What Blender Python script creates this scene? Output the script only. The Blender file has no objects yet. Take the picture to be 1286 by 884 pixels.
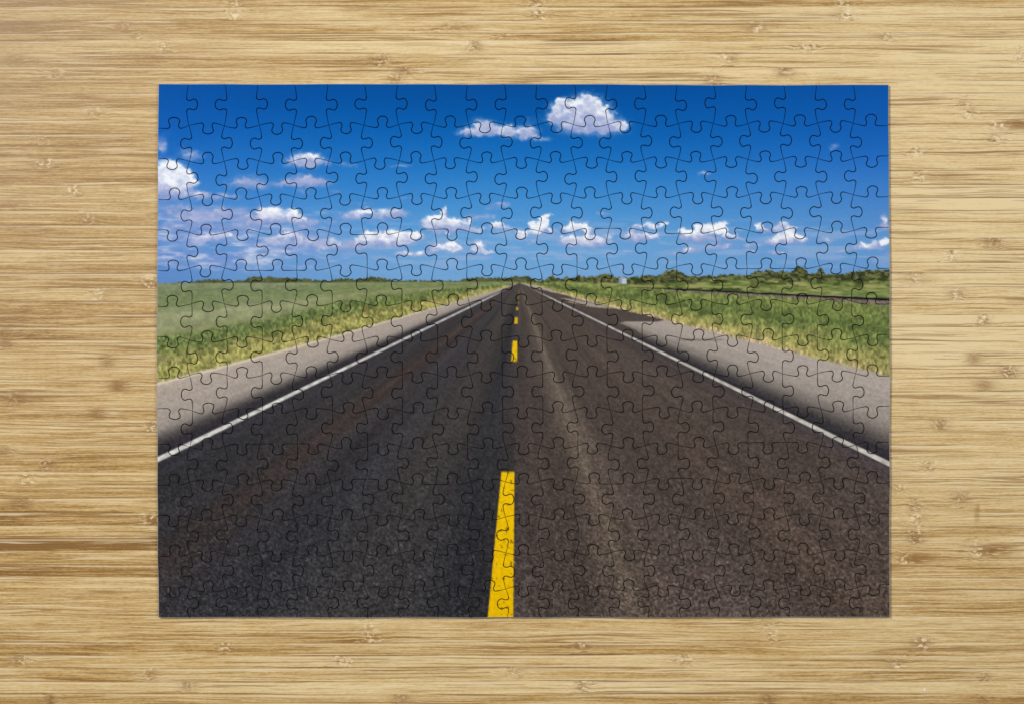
import bpy, math, random
import numpy as np
from mathutils import Vector
from mathutils.geometry import delaunay_2d_cdt

# ------------------------------------------------------------------ units
MM = 0.0004                 # one unit of the layout plan = 0.4 mm
CX, CY = 643.0, 442.0       # plan point that lies at the world origin
THICK = 0.0026              # thickness of the puzzle board
sc = bpy.context.scene
rng = random.Random(7)


def wx(x): return (x - CX) * MM
def wy(y): return (CY - y) * MM


def lin(c):
    c = np.asarray(c, dtype=np.float64) / 255.0
    return np.where(c <= 0.04045, c / 12.92, ((c + 0.055) / 1.055) ** 2.4)


def sstep(a, b, x):
    t = np.clip((x - a) / (b - a), 0, 1)
    return t * t * (3 - 2 * t)


# ------------------------------------------------------------------ value noise (numpy)
def hsh(ix, iy, s):
    ix = ix.astype(np.int64) & 0xFFFFFFFF
    iy = iy.astype(np.int64) & 0xFFFFFFFF
    h = (ix * 374761393 + iy * 668265263 + int(s) * 2246822519) & 0xFFFFFFFF
    h = ((h ^ (h >> 13)) * 1274126177) & 0xFFFFFFFF
    h = ((h ^ (h >> 16)) * 2654435761) & 0xFFFFFFFF
    h = h ^ (h >> 15)
    return (h & 0xFFFFFF) / float(0xFFFFFF)


def vn(x, y, s=0):
    x0 = np.floor(x); y0 = np.floor(y)
    fx = x - x0; fy = y - y0
    fx = fx * fx * fx * (fx * (fx * 6 - 15) + 10); fy = fy * fy * fy * (fy * (fy * 6 - 15) + 10)
    a = hsh(x0, y0, s); b = hsh(x0 + 1, y0, s); c = hsh(x0, y0 + 1, s); d = hsh(x0 + 1, y0 + 1, s)
    return (a + (b - a) * fx) * (1 - fy) + (c + (d - c) * fx) * fy


def fbm(x, y, s=0, o=4, g=0.5):
    t = 0; a = 1; n = 0
    for i in range(o):
        t = t + a * vn(x, y, s + 17 * i); n += a
        x = x * 2.03 + 5.1; y = y * 2.03 + 1.7; a *= g
    return t / n


def mix(a, b, t):
    return a + (b - a) * np.asarray(t)[..., None]


def curve(t, ks):
    """piecewise linear colour ramp, ks = [(pos, (r,g,b) sRGB), ...] -> sRGB values"""
    p = [k[0] for k in ks]
    return np.stack([np.interp(t, p, [k[1][i] for k in ks]) for i in range(3)], -1)


# ------------------------------------------------------------------ the printed picture
# cloud puffs: x, y, rx, ry, strength, whiteness (1 bright cumulus ... 0 lilac-grey veil)
PUFFS = [
    # big cloud
    (697, 146, 13, 13, 1.1, .85), (715, 143, 20, 19, 1.25, .95), (737, 138, 22, 19, 1.35, 1), (741, 128, 12, 9, 1.2, 1),
    (757, 149, 18, 18, 1.25, .95), (775, 159, 18, 9, 1.1, .95), (738, 160, 36, 12, 1.2, .75), (704, 128, 9, 7, .7, .95),
    # its neighbour
    (590, 164, 18, 6, 1, .85), (607, 158, 15, 10, 1.15, .95), (632, 163, 22, 8, 1.1, .9), (655, 169, 20, 8, 1.1, .85),
    (667, 166, 11, 8, .9, .9), (683, 175, 12, 4, .7, .8), (668, 152, 15, 6, .35, .6), (600, 168, 24, 5, .9, .7),
    # cloud at the border
    (203, 222, 18, 20, 1.3, 1), (214, 212, 13, 11, 1.1, 1), (228, 222, 17, 15, 1.2, 1), (238, 228, 9, 10, 1, .95), (213, 236, 26, 9, 1.1, .75),
    (208, 246, 26, 8, .7, .2), (198, 178, 14, 10, .65, .45), (203, 187, 8, 8, .5, .4), (238, 194, 15, 7, .62, .45), (230, 188, 8, 5, .5, .4),
    (247, 199, 12, 5, .5, .3), (215, 168, 10, 4, .2, .4),
    (383, 199, 18, 8, 1.05, .8), (396, 201, 14, 7, .9, .7), (366, 203, 18, 7, .6, .4), (410, 205, 12, 4, .4, .4), (384, 208, 22, 5, .6, .2),
    (380, 225, 24, 7, .85, .35), (378, 231, 36, 5, .8, .25), (400, 230, 18, 5, .7, .3), (355, 232, 14, 4, .55, .3),
    (312, 226, 20, 7, .75, .35), (296, 232, 18, 5, .6, .3), (322, 234, 18, 5, .6, .25), (335, 238, 14, 4, .35, .3),
    (440, 209, 16, 3, .4, .4), (430, 206, 10, 3, .3, .4), (497, 209, 15, 2.5, .4, .45), (380, 241, 14, 5, .42, .4), (421, 241, 10, 4, .42, .4),
    (262, 247, 34, 6, .75, .5), (245, 243, 18, 5, .6, .6), (290, 247, 18, 4, .5, .4), (447, 256, 34, 2.5, .35, .45),
    (338, 267, 14, 10, 1.25, 1), (331, 271, 9, 7, 1, .95), (348, 269, 10, 8, 1.1, .95), (367, 269, 12, 8, 1.15, 1), (374, 274, 10, 6, .9, .8), (345, 278, 30, 6, .85, .25),
    (391, 278, 13, 6, .85, .7), (381, 284, 14, 4, .6, .3), (308, 274, 22, 6, .65, .45), (318, 281, 18, 5, .6, .4), (260, 268, 46, 9, .62, .3), (248, 276, 40, 8, .55, .45),
    (215, 262, 30, 9, .6, .25), (290, 264, 22, 6, .5, .4), (225, 287, 40, 8, .45, .2), (290, 285, 40, 5, .4, .3), (420, 280, 26, 5, .4, .3), (430, 271, 22, 5, .45, .4),
    (455, 266, 14, 6, .95, .85), (442, 270, 14, 5, .6, .6), (483, 268, 20, 7, .85, .7), (500, 270, 12, 6, .6, .5), (470, 275, 30, 4, .5, .25),
    (266, 299, 24, 6, .9, .7), (250, 303, 16, 4, .7, .6), (283, 295, 12, 5, .8, .8), (349, 301, 18, 7, .9, .75), (338, 304, 12, 4, .8, .6), (378, 300, 16, 8, .9, .7), (396, 305, 14, 6, .7, .5), (363, 294, 20, 5, .6, .5),
    (362, 309, 38, 5, .5, .2), (425, 308, 22, 7, .75, .6), (410, 302, 12, 5, .6, .6), (440, 311, 22, 5, .5, .4), (402, 313, 10, 4, .6, .7),
    (470, 297, 24, 8, 1.1, .95), (490, 297, 18, 9, 1.15, 1), (455, 301, 12, 6, 1, .85), (505, 300, 14, 8, 1.05, .9), (480, 306, 34, 5, .8, .45), (447, 308, 12, 5, .6, .4),
    (526, 300, 14, 6, .8, .6), (515, 296, 14, 6, 1, .95),
    (545, 277, 13, 9, 1.2, 1), (537, 281, 9, 7, 1, .95), (556, 270, 6, 9, 1.1, 1), (559, 264, 3.5, 5, .9, 1), (562, 280, 10, 8, 1, .9), (575, 281, 9, 7, 1, .95), (587, 281, 7, 9, 1, .95), (600, 290, 11, 4, .9, .9), (566, 288, 34, 5, .7, .4),
    (560, 295, 12, 4, .7, .8), (552, 288, 12, 4, .6, .6), (600, 273, 20, 5, .6, .35), (619, 271, 10, 3, .35, .4), (625, 259, 13, 5, .7, .65), (633, 257, 8, 3, .5, .6), (615, 263, 6, 3, .6, .8),
    (628, 286, 14, 5, .9, .9), (622, 283, 8, 4, .9, .95), (642, 289, 7, 3, .4, .6), (657, 297, 9, 7, 1, .95), (652, 292, 6, 4, .6, .8), (668, 293, 10, 3, .4, .6),
    (507, 268, 11, 5, .6, .4), (506, 209, 12, 2.6, .42, .4), (510, 249, 12, 3, .4, .45), (522, 280, 10, 3, .35, .4),
    (552, 311, 15, 6, 1, .9), (571, 313, 13, 6, 1.1, 1), (566, 307, 8, 5, .9, 1), (540, 314, 10, 4, .7, .7), (602, 311, 12, 7, 1.05, .95), (594, 316, 12, 4, .7, .7), (610, 317, 10, 4, .6, .6),
    (520, 318, 20, 4, .7, .8), (505, 320, 14, 4, .6, .7), (528, 319, 7, 3, .8, .9), (595, 304, 18, 4, .3, .3), (617, 316, 8, 3, .3, .4),
    (675, 287, 13, 7, 1.1, 1), (682, 280, 8, 9, 1.1, 1), (690, 272, 6, 3.5, .95, 1), (686, 276, 6, 5, .9, 1), (670, 281, 7, 5, .8, .95), (690, 290, 10, 4, .8, .8),
    (720, 284, 13, 8, 1.15, 1), (732, 285, 10, 6, 1, .95), (740, 289, 9, 4, .8, .9), (710, 289, 12, 5, .9, .85),
    (725, 303, 22, 6, .95, .75), (712, 301, 12, 6, .95, .8), (748, 302, 14, 7, .95, .75), (738, 297, 10, 6, .9, .9), (765, 297, 8, 5, .85, .9), (758, 306, 12, 4, .6, .5), (735, 309, 26, 3, .6, .3), (690, 300, 10, 4, .45, .6),
    (668, 304, 9, 3, .6, .7), (678, 306, 8, 3, .35, .5), (760, 269, 9, 3, .6, .75), (755, 270, 5, 2, .5, .9), (797, 284, 9, 5, .8, .85), (805, 287, 8, 4, .6, .7), (790, 290, 12, 3, .5, .4), (796, 297, 14, 6, .85, .75), (785, 298, 10, 4, .7, .6), (806, 299, 10, 5, .8, .7), (795, 303, 18, 3, .5, .3),
    (789, 317, 9, 3, .6, .7), (645, 325, 10, 3, .55, .65), (702, 324, 5, 2.5, .4, .5), (727, 328, 7, 3, .45, .5), (747, 313, 9, 2.5, .5, .55), (772, 305, 8, 3, .35, .3), (806, 327, 10, 3, .3, .4),
    (816, 283, 9, 5, .95, .95), (823, 286, 6, 3, .7, .8), (816, 298, 12, 5, .85, .8), (833, 283, 8, 4.5, .8, .85), (826, 296, 6, 4, .5, .6),
    (864, 295, 13, 6, 1.1, .95), (858, 291, 7, 5, .9, .95), (877, 290, 9, 8, 1.1, 1), (874, 284, 6, 4, .8, 1), (886, 288, 9, 9, 1.1, 1), (898, 288, 10, 8, 1.15, 1), (906, 284, 7, 6, 1, 1), (912, 291, 9, 6, 1, .95), (918, 297, 8, 4, .8, .8), (885, 299, 30, 4, .8, .45), (880, 303, 44, 4, .55, .2), (924, 302, 10, 3, .6, .5),
    (905, 309, 15, 4, .7, .65), (915, 310, 10, 3, .6, .6), (893, 312, 10, 3, .5, .6), (864, 314, 12, 5, .8, .8), (850, 318, 12, 4, .6, .65), (875, 316, 10, 4, .6, .6), (835, 319, 7, 3, .4, .5), (945, 316, 15, 4, .65, .65), (938, 309, 12, 4, .55, .5), (955, 309, 8, 3, .45, .5),
    (915, 278, 10, 2.2, .4, .3), (951, 285, 7, 6, 1, .95), (958, 288, 7, 4, .8, .8), (985, 282, 8, 6, 1, .95), (977, 286, 10, 5, .85, .8), (994, 287, 9, 4, .85, .8), (965, 291, 18, 3, .55, .4),
    (978, 300, 11, 6, 1.05, .95), (990, 297, 12, 7, 1.15, 1), (1003, 299, 11, 6, 1.05, .95), (1012, 302, 7, 3, .8, .8), (990, 305, 26, 3, .6, .3), (968, 304, 10, 4, .6, .5),
    (972, 317, 12, 4, .65, .75), (980, 318, 8, 3, .6, .7), (1033, 302, 8, 3.5, .75, .8), (1045, 304, 8, 3, .55, .6), (1057, 315, 8, 3.5, .7, .75), (1050, 317, 7, 3, .4, .5),
    (1085, 309, 10, 5, .9, .9), (1097, 307, 8, 5, .85, .85), (1111, 305, 9, 6, .95, .9), (1075, 312, 10, 3, .6, .6), (1104, 312, 14, 3, .5, .4), (1113, 276, 7, 9, .95, .85), (1107, 280, 6, 4, .7, .6), (1112, 285, 10, 4, .6, .3),
    (1047, 184, 6, 4, .6, .7), (1044, 187, 5, 2.5, .5, .6), (886, 218, 8, 3.2, .6, .6), (881, 220, 5, 2.5, .45, .5), (1060, 300, 20, 3, .25, .3), (1030, 310, 16, 3, .25, .3),
    # low veils
    (230, 300, 34, 6, .35, .3), (225, 315, 45, 5, .3, .35), (300, 318, 50, 4, .3, .3), (270, 330, 50, 4, .25, .35), (360, 326, 30, 4, .4, .4), (330, 333, 40, 4, .3, .4), (440, 320, 30, 4, .4, .4), (415, 330, 24, 3, .3, .4),
    (480, 313, 26, 4, .45, .5), (470, 322, 20, 3, .35, .4), (475, 327, 14, 3, .3, .4), (560, 322, 40, 3, .25, .35), (860, 328, 40, 3, .2, .3), (1000, 324, 50, 3, .2, .35), (225, 331, 20, 4, .35, .4), (345, 318, 22, 4, .35, .35),
]
PUFFS = np.array(PUFFS, dtype=np.float64)

VX, VY = 652.5, 355.5       # vanishing point of the printed road

# top outline of the far trees on the print: x, y of the crown tops
TREE = [(190, 356), (232, 356), (246, 353.5), (256, 352.5), (262, 351.5), (268, 350.5), (276, 352), (284, 353.5), (296, 353), (308, 351), (316, 348.5), (322, 347), (330, 348.5), (345, 348.5), (360, 349),
        (370, 350), (384, 350.5), (396, 352), (408, 353), (418, 352.5), (424, 350.5), (436, 350.5), (446, 351), (456, 349.5), (468, 348), (478, 349), (488, 351), (500, 352.5), (520, 353),
        (560, 353), (578, 352), (584, 350), (600, 349), (618, 349.5), (634, 349.5), (646, 347.5), (656, 346.5), (664, 346.5), (668, 351), (676, 353), (684, 351.5), (688, 347.5), (694, 347), (698, 350), (706, 351.5),
        (712, 349), (724, 348), (740, 347.5), (752, 346.5), (760, 344.5), (766, 345), (772, 348), (790, 349), (800, 347), (810, 346.5), (822, 348), (832, 345), (836, 340.5), (842, 339), (850, 340), (856, 342), (862, 346),
        (870, 346.5), (884, 346), (900, 346.5), (912, 345), (918, 344.5), (930, 346), (942, 345.5), (948, 340.5), (952, 339.5), (956, 341.5), (962, 338.5), (968, 338), (972, 341), (978, 343), (984, 341), (992, 343.5), (998, 338), (1002, 334.5), (1008, 335),
        (1012, 340), (1017, 344.5), (1025, 343.5), (1028, 338), (1031, 336.5), (1034, 339), (1037, 343.5), (1050, 344.5), (1062, 343), (1072, 341), (1086, 340), (1100, 339.5), (1112, 340), (1130, 341)]


def paint(x, y):
    """colour of the print (linear) and cloud cover at plan points x, y"""
    s = np.zeros(x.shape + (3,))
    # --- sky
    wob = (fbm(x / 160, y / 60, 3, 3) - .5) * 10
    edge = np.clip(np.abs(x - 640) / 460, 0, 1) ** 2
    t = y + wob
    sky = curve(t, [(104, (0, 74, 148)), (130, (0, 81, 158)), (165, (8, 94, 173)), (200, (26, 110, 187)), (235, (50, 128, 199)), (270, (76, 145, 207)), (300, (96, 156, 210)), (330, (107, 160, 210)), (356, (112, 160, 207))])
    skyL = curve(t, [(104, (8, 80, 162)), (165, (20, 92, 178)), (200, (38, 106, 190)), (235, (60, 122, 198)), (270, (80, 130, 198)), (300, (88, 132, 197)), (330, (86, 128, 192)), (356, (84, 126, 188))])
    s = mix(sky, skyL, edge * .9 * (1 - .6 * sstep(230, 310, y) * (x > 640)))
    # --- thin lilac veil low on one side
    vb = sstep(.30, .62, fbm(x / 46, y / 7, 35, 4)) * sstep(250, 275, y) * sstep(480, 330, x) * sstep(352, 325, y)
    vt = fbm(x / 15, y / 4.0, 37, 4)
    s = mix(s, curve(vt, [(.25, (104, 138, 200)), (.45, (126, 152, 206)), (.6, (156, 172, 212)), (.75, (200, 206, 226))]), vb * .8)
    vc = sstep(.46, .72, fbm(x / 40, y / 6, 38, 4)) * sstep(268, 292, y) * sstep(352, 322, y) * sstep(400, 520, x) * .42
    s = mix(s, np.broadcast_to(np.array([166., 180., 214.]), s.shape), vc)
    # --- clouds
    cov = np.zeros(x.shape); wht = np.zeros(x.shape); low = np.zeros(x.shape)
    dx = (fbm(x / 9, y / 7, 21, 3) - .5) * 12 + (vn(x / 3.1, y / 2.6, 25) - .5) * 2.2
    dy = (fbm(x / 9, y / 7, 22, 3) - .5) * 6 + (vn(x / 3.1, y / 2.6, 26) - .5) * 1.8
    sel = y < 350
    xs = (x + dx)[sel]; ys = (y + dy)[sel]
    c = np.zeros(xs.shape); wsum = np.zeros(xs.shape) + 1e-6; wv = np.zeros(xs.shape); lv = np.zeros(xs.shape)
    for (px, py, rx, ry, st, wh) in PUFFS:
        q = ((xs - px) / rx) ** 2 + ((ys - py) / ry) ** 2
        m = q < 3.2
        if not m.any():
            continue
        e = np.exp(-q[m] * 1.25) * st
        c[m] += e * (1 - .35 * np.clip(c[m], 0, 1)); wsum[m] += e; wv[m] += e * wh; lv[m] += e * (ys[m] - py) / ry
    brk = fbm(xs / 8.0, ys / 5.2, 31, 4)
    c = c * (1.25 - .25 * np.clip(wv / wsum, 0, 1))
    a = np.clip(c * (.62 + .80 * brk) - .07, 0, 2)
    cov[sel] = sstep(.0, 1.12, a)
    wht[sel] = np.clip(wv / wsum * sstep(.15, .85, a) - .09 + (brk - .5) * .8 - .22 * (ys < 180) - .34 * np.clip(lv / wsum, -1, 1.3), 0, 1)
    shade = np.array([136., 152., 200.]); lilac = np.array([168., 176., 212.]); white = np.array([243., 244., 248.])
    cc = np.where((wht < .5)[..., None], mix(np.broadcast_to(shade, s.shape), np.broadcast_to(lilac, s.shape), wht * 2), mix(np.broadcast_to(lilac, s.shape), np.broadcast_to(white, s.shape), (wht - .5) * 2))
    s = mix(s, cc, np.clip(cov, 0, .96))
    # --- far trees
    top = np.interp(x, [p[0] for p in TREE], [p[1] for p in TREE]) + (fbm(x / 2.6, y / 4, 41, 3) - .5) * 4.6 + (fbm(x / 9, y / 30, 42, 3) - .5) * 5.0 * (x > 690)
    base = np.interp(x, [190, 640, 700, 820, 900, 1000, 1130], [356.5, 355.5, 357.5, 361, 361.5, 362, 362.5])
    trees = sstep(-.6, .9, y - top) * (y < base + 3)
    tn = fbm(x / 4.2, y / 2.6, 43, 4)
    tcol = mix(np.broadcast_to(np.array([48., 56., 34.]), s.shape), np.broadcast_to(np.array([112., 114., 70.]), s.shape), sstep(.3, .75, tn))
    far = sstep(700, 500, x) * .35
    tcol = mix(tcol, np.broadcast_to(np.array([72., 80., 52.]), s.shape), sstep(690, 640, x) * .5)
    # the open meadow behind the rails
    s = mix(s, tcol, trees)
    mead = (x > 690) * sstep(-1, 2.5, y - np.interp(x, [690, 760, 800, 880, 905, 960, 1010, 1117], [353, 354.5, 357, 353.5, 348.5, 349.5, 354, 352])) * (y < 380)
    mn = fbm(x / 14, y / 2.2, 47, 3)
    mcol = curve(mn, [(.25, (88, 106, 54)), (.5, (118, 130, 72)), (.72, (156, 154, 98))])
    s = mix(s, mcol, mead * np.maximum(sstep(.3, .5, fbm(x / 11, y / 5, 48, 3) + .16 * sstep(352, 362, y)), sstep(355, 358, y)) * .97)
    bush = sstep(.5, .64, fbm(x / 12, y / 4.5, 49, 3)) * (x > 795) * sstep(372, 364, y) * sstep(349, 353, y) * sstep(1015, 900, x) + sstep(.52, .62, fbm(x / 10, y / 4, 53, 3)) * (x > 960) * sstep(364, 357, y) * sstep(344, 348, y) * .8
    s = mix(s, np.broadcast_to(np.array([50., 60., 30.]), s.shape), np.clip(bush, 0, 1) * .8)
    # --- ground left: bands that run to the vanishing point
    d = np.maximum(y - VY, .35)
    u = (x - VX) / d
    rad = np.clip(d / np.maximum(np.abs(x - VX), 1), 0, 3)         # slope seen from the vanishing point
    g1 = fbm(x / 7, d / (1.2 + d * .035), 61, 4); g2 = fbm(x / 2.6, y / 3.2, 63, 3); g3 = fbm(x / 34, d / (2 + d * .05), 64, 3)
    sl = rad + (g3 - .5) * .035
    yb = np.interp(x, [190, 198, 260, 300, 350, 396, 450, 520, 580, 640], [424, 423, 415, 406, 399, 387.5, 377, 368, 361.5, 356.5]) + (g3 - .5) * 7 * sstep(640, 420, x)
    ysh = VY + np.interp(x, [190, 198, 520, 640], [.2735, .274, .2895, .31]) * np.maximum(VX - x, 0)
    q = np.clip((y - 357) / np.maximum(yb - 357, .5), 0, 1.2); p = np.clip((y - yb) / np.maximum(ysh - yb, .5), -.2, 1.2)
    q = q + (fbm(x / 60, y / 9, 65, 3) - .5) * .14
    field = curve(q, [(0, (112, 126, 84)), (.15, (100, 116, 72)), (.4, (104, 120, 72)), (.55, (112, 124, 80)), (.62, (130, 139, 92)), (.8, (122, 133, 86)), (.95, (114, 124, 76)), (1.1, (98, 112, 60))])
    field = mix(field, np.broadcast_to(np.array([104., 118., 66.]), s.shape), sstep(330, 470, x) * .6)
    pv = p + (g1 - .5) * .3
    grass = curve(pv, [(0, (98, 115, 62)), (.2, (90, 107, 54)), (.42, (104, 114, 56)), (.62, (128, 130, 66)), (.8, (138, 140, 70)), (.92, (124, 130, 60)), (1.0, (140, 138, 80))])
    isg = sstep(-.06, .06, p)
    left = mix(field, grass, isg)
    left = left * (1 + ((g1 - .5) * .26 + (g2 - .5) * (.14 + .62 * isg) + (vn(x / 1.8, y / 3.4, 62) - .5) * .34 * isg)[..., None])
    tuft = sstep(.58, .74, fbm(x / 3.4, y / 6, 66, 3)) * isg
    left = mix(left, np.broadcast_to(np.array([66., 82., 38.]), s.shape), tuft * .38)
    dry = sstep(.58, .72, fbm(x / 20, y / 3.2, 67, 3)) * sstep(.3, .5, p) * .5 + sstep(.60, .72, fbm(x / 17, y / 2.6, 68, 3)) * sstep(.75, .5, q) * sstep(.45, .6, q) * .6 * sstep(280, 320, x)
    left = mix(left, np.broadcast_to(np.array([166., 154., 106.]), s.shape), dry * .6)
    # ground right
    blT = np.interp(x, [655, 720, 790, 860, 950, 1040, 1117], [355.5, 357.5, 361, 366.5, 372, 377.5, 384])
    yshr = VY + np.interp(x, [652, 671, 700, 743, 840, 936, 1117], [.19, .19, .25, .266, .256, .2557, .2522]) * np.maximum(x - VX, 0)
    pr = np.clip((y - blT) / np.maximum(yshr - blT, .5), -.2, 1.2) + (g3 - .5) * .34 + (g1 - .5) * .16
    right = curve(pr, [(0, (102, 118, 58)), (.2, (92, 110, 52)), (.4, (82, 100, 48)), (.56, (104, 118, 58)), (.75, (128, 133, 68)), (.92, (136, 136, 74)), (1.0, (160, 150, 102))])
    right = right * (1 + ((g1 - .5) * .34 + (g2 - .5) * .52 + (vn(x / 1.8, y / 3.4, 62) - .5) * .34)[..., None])
    dk = sstep(.54, .7, fbm(x / 16, y / 7, 69, 3)) * sstep(.05, .2, pr) * sstep(.62, .45, pr)
    right = mix(right, np.broadcast_to(np.array([62., 78., 38.]), s.shape), dk * .6)
    right = mix(right, np.broadcast_to(np.array([66., 82., 40.]), s.shape), sstep(.6, .75, fbm(x / 3.2, y / 7, 70, 3)) * .34)
    # rails and ballast
    railY = np.interp(x, [700, 800, 830, 900, 1000, 1117], [357.2, 361.3, 362.6, 366.2, 371.2, 376.8])
    railW = np.interp(x, [780, 830, 1000, 1117], [.25, .8, 1.7, 2.5])
    blB = np.interp(x, [790, 860, 950, 1040, 1117], [361, 366.5, 372, 377.5, 384]) + (vn(x / 6, y / 3, 71) - .5) * 2.5
    bal = sstep(.8, -.8, y - blB) * sstep(-.8, .8, y - railY) * sstep(792, 830, x)
    balc = np.broadcast_to(np.array([116., 104., 95.]), s.shape) * (1 + ((g2 - .5) * .7)[..., None])
    # --- road: everything between the verges
    gl = -1 / .284; gr = 1 / np.interp(x, [652, 671, 700, 743, 840, 936, 1117], [.19, .19, .25, .266, .256, .2557, .2522])
    jag = (fbm(x / 5, y / 4, 73, 3) - .5)
    gl = -1 / np.interp(x, [190, 198, 520, 640], [.2735, .274, .2895, .31])
    ground = y > VY + .2
    isleft = x < VX
    right = right * np.array([1.18, 1.11, 1.28]); left = left * np.array([1.13, 1.08, 1.24])
    land = np.where(isleft[..., None], left, right)
    lm = sstep(-.8, .8, y - np.where(isleft, np.interp(x, [190, 500, 652], [356.3, 354.6, 354.3]), np.maximum(np.interp(x, [652, 720, 800, 830, 900, 1000, 1117], [354.6, 356.5, 360.5, 362.6, 366.2, 371.2, 376.8]), 0)))
    s = mix(s, land, lm)
    s = mix(s, balc, bal)
    s = mix(s, np.broadcast_to(np.array([16., 16., 20.]), s.shape), sstep(railW * .5 + .9, railW * .5 - .3, np.abs(y - railY)) * sstep(770, 850, x) * .96)
    # shoulder / asphalt lateral profile, u = offset over depth
    ug = u + jag * .10
    depthn = np.log(d + 2)
    st = fbm(u * 9, depthn * 1.3, 81, 3)                              # streaks along the road
    st2 = fbm(u * 26, depthn * 1.6, 83, 2)
    prof = curve(u, [(-3.9, (172, 160, 148)), (-3.3, (168, 156, 146)), (-2.9, (164, 153, 144)), (-2.58, (156, 146, 138)), (-2.43, (130, 122, 116)), (-2.32, (82, 77, 76)), (-2.22, (52, 49, 53)), (-2.12, (46, 44, 50)), (-1.98, (52, 50, 54)), (-1.7, (52, 50, 52)),
                     (-1.45, (56, 52, 53)), (-1.28, (65, 55, 52)), (-1.1, (56, 52, 54)), (-.8, (56, 54, 57)), (-.55, (62, 57, 56)), (-.35, (60, 56, 56)), (-.21, (47, 46, 49)), (-.12, (54, 51, 53)), (-.04, (64, 58, 57)),
                     (.1, (68, 61, 58)), (.22, (72, 64, 60)), (.29, (82, 73, 67)), (.36, (102, 92, 82)), (.43, (83, 74, 68)), (.52, (75, 66, 62)), (.7, (72, 64, 60)), (1.0, (76, 66, 60)), (1.4, (74, 65, 60)), (1.75, (70, 62, 59)), (1.95, (66, 60, 60)), (2.1, (48, 46, 53)), (2.22, (60, 56, 59)), (2.34, (88, 82, 79)),
                     (2.5, (126, 118, 112)), (2.74, (152, 143, 135)), (3.3, (164, 154, 146)), (4.2, (168, 158, 150))])
    # the near part of the road prints darker and bluer on the left half, greyer at the bottom
    nearr = sstep(60, 330, d)
    lane = np.clip(np.abs(u) < 2.0, 0, 1)
    tint = np.where((u < -.02)[..., None], np.array([.81, .84, .87]), np.array([1.02, .99, .98]))
    prof = np.where((lane > 0)[..., None], mix(prof, prof * tint, nearr), prof)
    prof = np.where((lane > 0)[..., None], prof * np.array([1.06, 1.06, 1.06]), prof)
    prof = prof * (1 - .17 * np.exp(-((u - .37) / .09) ** 2) * sstep(160, 330, d))[..., None]
    fart = sstep(45, 8, d) * lane
    prof = mix(prof, np.broadcast_to(np.array([80., 73., 70.]), s.shape), fart * .5)
    prof = prof * (1 + (((st - .5) * .25 + (st2 - .5) * .14 * sstep(4, 30, d)) * np.where(np.abs(u) < 2.2, 1, .28))[..., None])
    # stone grain grows towards the viewer of the road
    amp = np.interp(d, [0, 30, 90, 180, 300, 420], [.02, .07, .14, .28, .46, .62])
    gs = np.interp(d, [0, 80, 200, 420], [1.3, 1.5, 2.0, 2.6])
    gr1 = vn(x / 1.9, y / 1.7, 91); gr2 = vn(x / 2.9 + 9, y / 2.5, 92); gr3 = vn(x / 1.35, y / 1.3, 93)
    grain = (gr1 - .5) * .8 + (gr2 - .5) * .8 + (gr3 - .5) * .5
    fleck = sstep(.80, .95, vn(x / 2.3, y / 2.1, 95)) * sstep(120, 380, d)
    prof = prof * (1 + (grain * amp * np.where(np.abs(u) < 2.3, 1, .5))[..., None]) + (fleck * np.where(u < 0, 26, 30))[..., None] * np.array([1., .96, .88])
    road = sstep(-.05, .05, (ug - gl) / 1.0) * sstep(.05, -.05, (ug - gr) / 1.0) * sstep(-.2, .9, y - VY)
    edgl = np.exp(-((u + jag * .05 - gl - .05) / .055) ** 2) * isleft * sstep(600, 520, x)
    prof = mix(prof, np.broadcast_to(np.array([216., 202., 176.]), s.shape), edgl * .85)
    s = mix(s, prof, road)
    # the paved side turning
    def inpoly(poly, X, Y):
        ins = np.zeros(X.shape, bool)
        for k in range(len(poly)):
            (xa, ya), (xb, yb_) = poly[k], poly[k - 1]
            ins ^= ((ya > Y) != (yb_ > Y)) & (X < (xb - xa) * (Y - ya) / (yb_ - ya + 1e-9) + xa)
        return ins
    def soft(poly, jx):
        xw = x + (vn(x / 7, y / 3, 97) - .5) * jx
        return sum(inpoly(poly, xw + ox, y + oy) * 1.0 for ox, oy in ((-1.2, 0), (1.2, 0), (0, -.7), (0, .7), (-.6, .35), (.6, -.35), (.6, .35), (-.6, -.35))) / 8
    turn = soft([(658, 358.2), (680, 364.0), (712, 371.8), (724, 376.0), (750, 382.2), (790, 391.6), (836, 402.2), (826, 404.4), (786, 404.2), (778, 406.2), (800, 415), (806, 423), (792, 421), (730, 391), (690, 372), (664, 360)], 3)
    s = mix(s, np.broadcast_to(np.array([74., 65., 61.]), s.shape) * (1 + (grain * .12)[..., None]), turn * .95)
    strip_ = soft([(702, 374.4), (722, 376.6), (750, 382.4), (776, 388), (752, 387.0), (735, 384.6), (716, 380)], 3)
    s = mix(s, np.broadcast_to(np.array([164., 150., 136.]), s.shape), strip_ * .9)
    s = mix(s, np.broadcast_to(np.array([110., 98., 90.]), s.shape), np.exp(-((y - 427 - (x - 880) * .004) / 1.3) ** 2) * sstep(842, 860, x) * sstep(918, 895, x) * .75)
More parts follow.
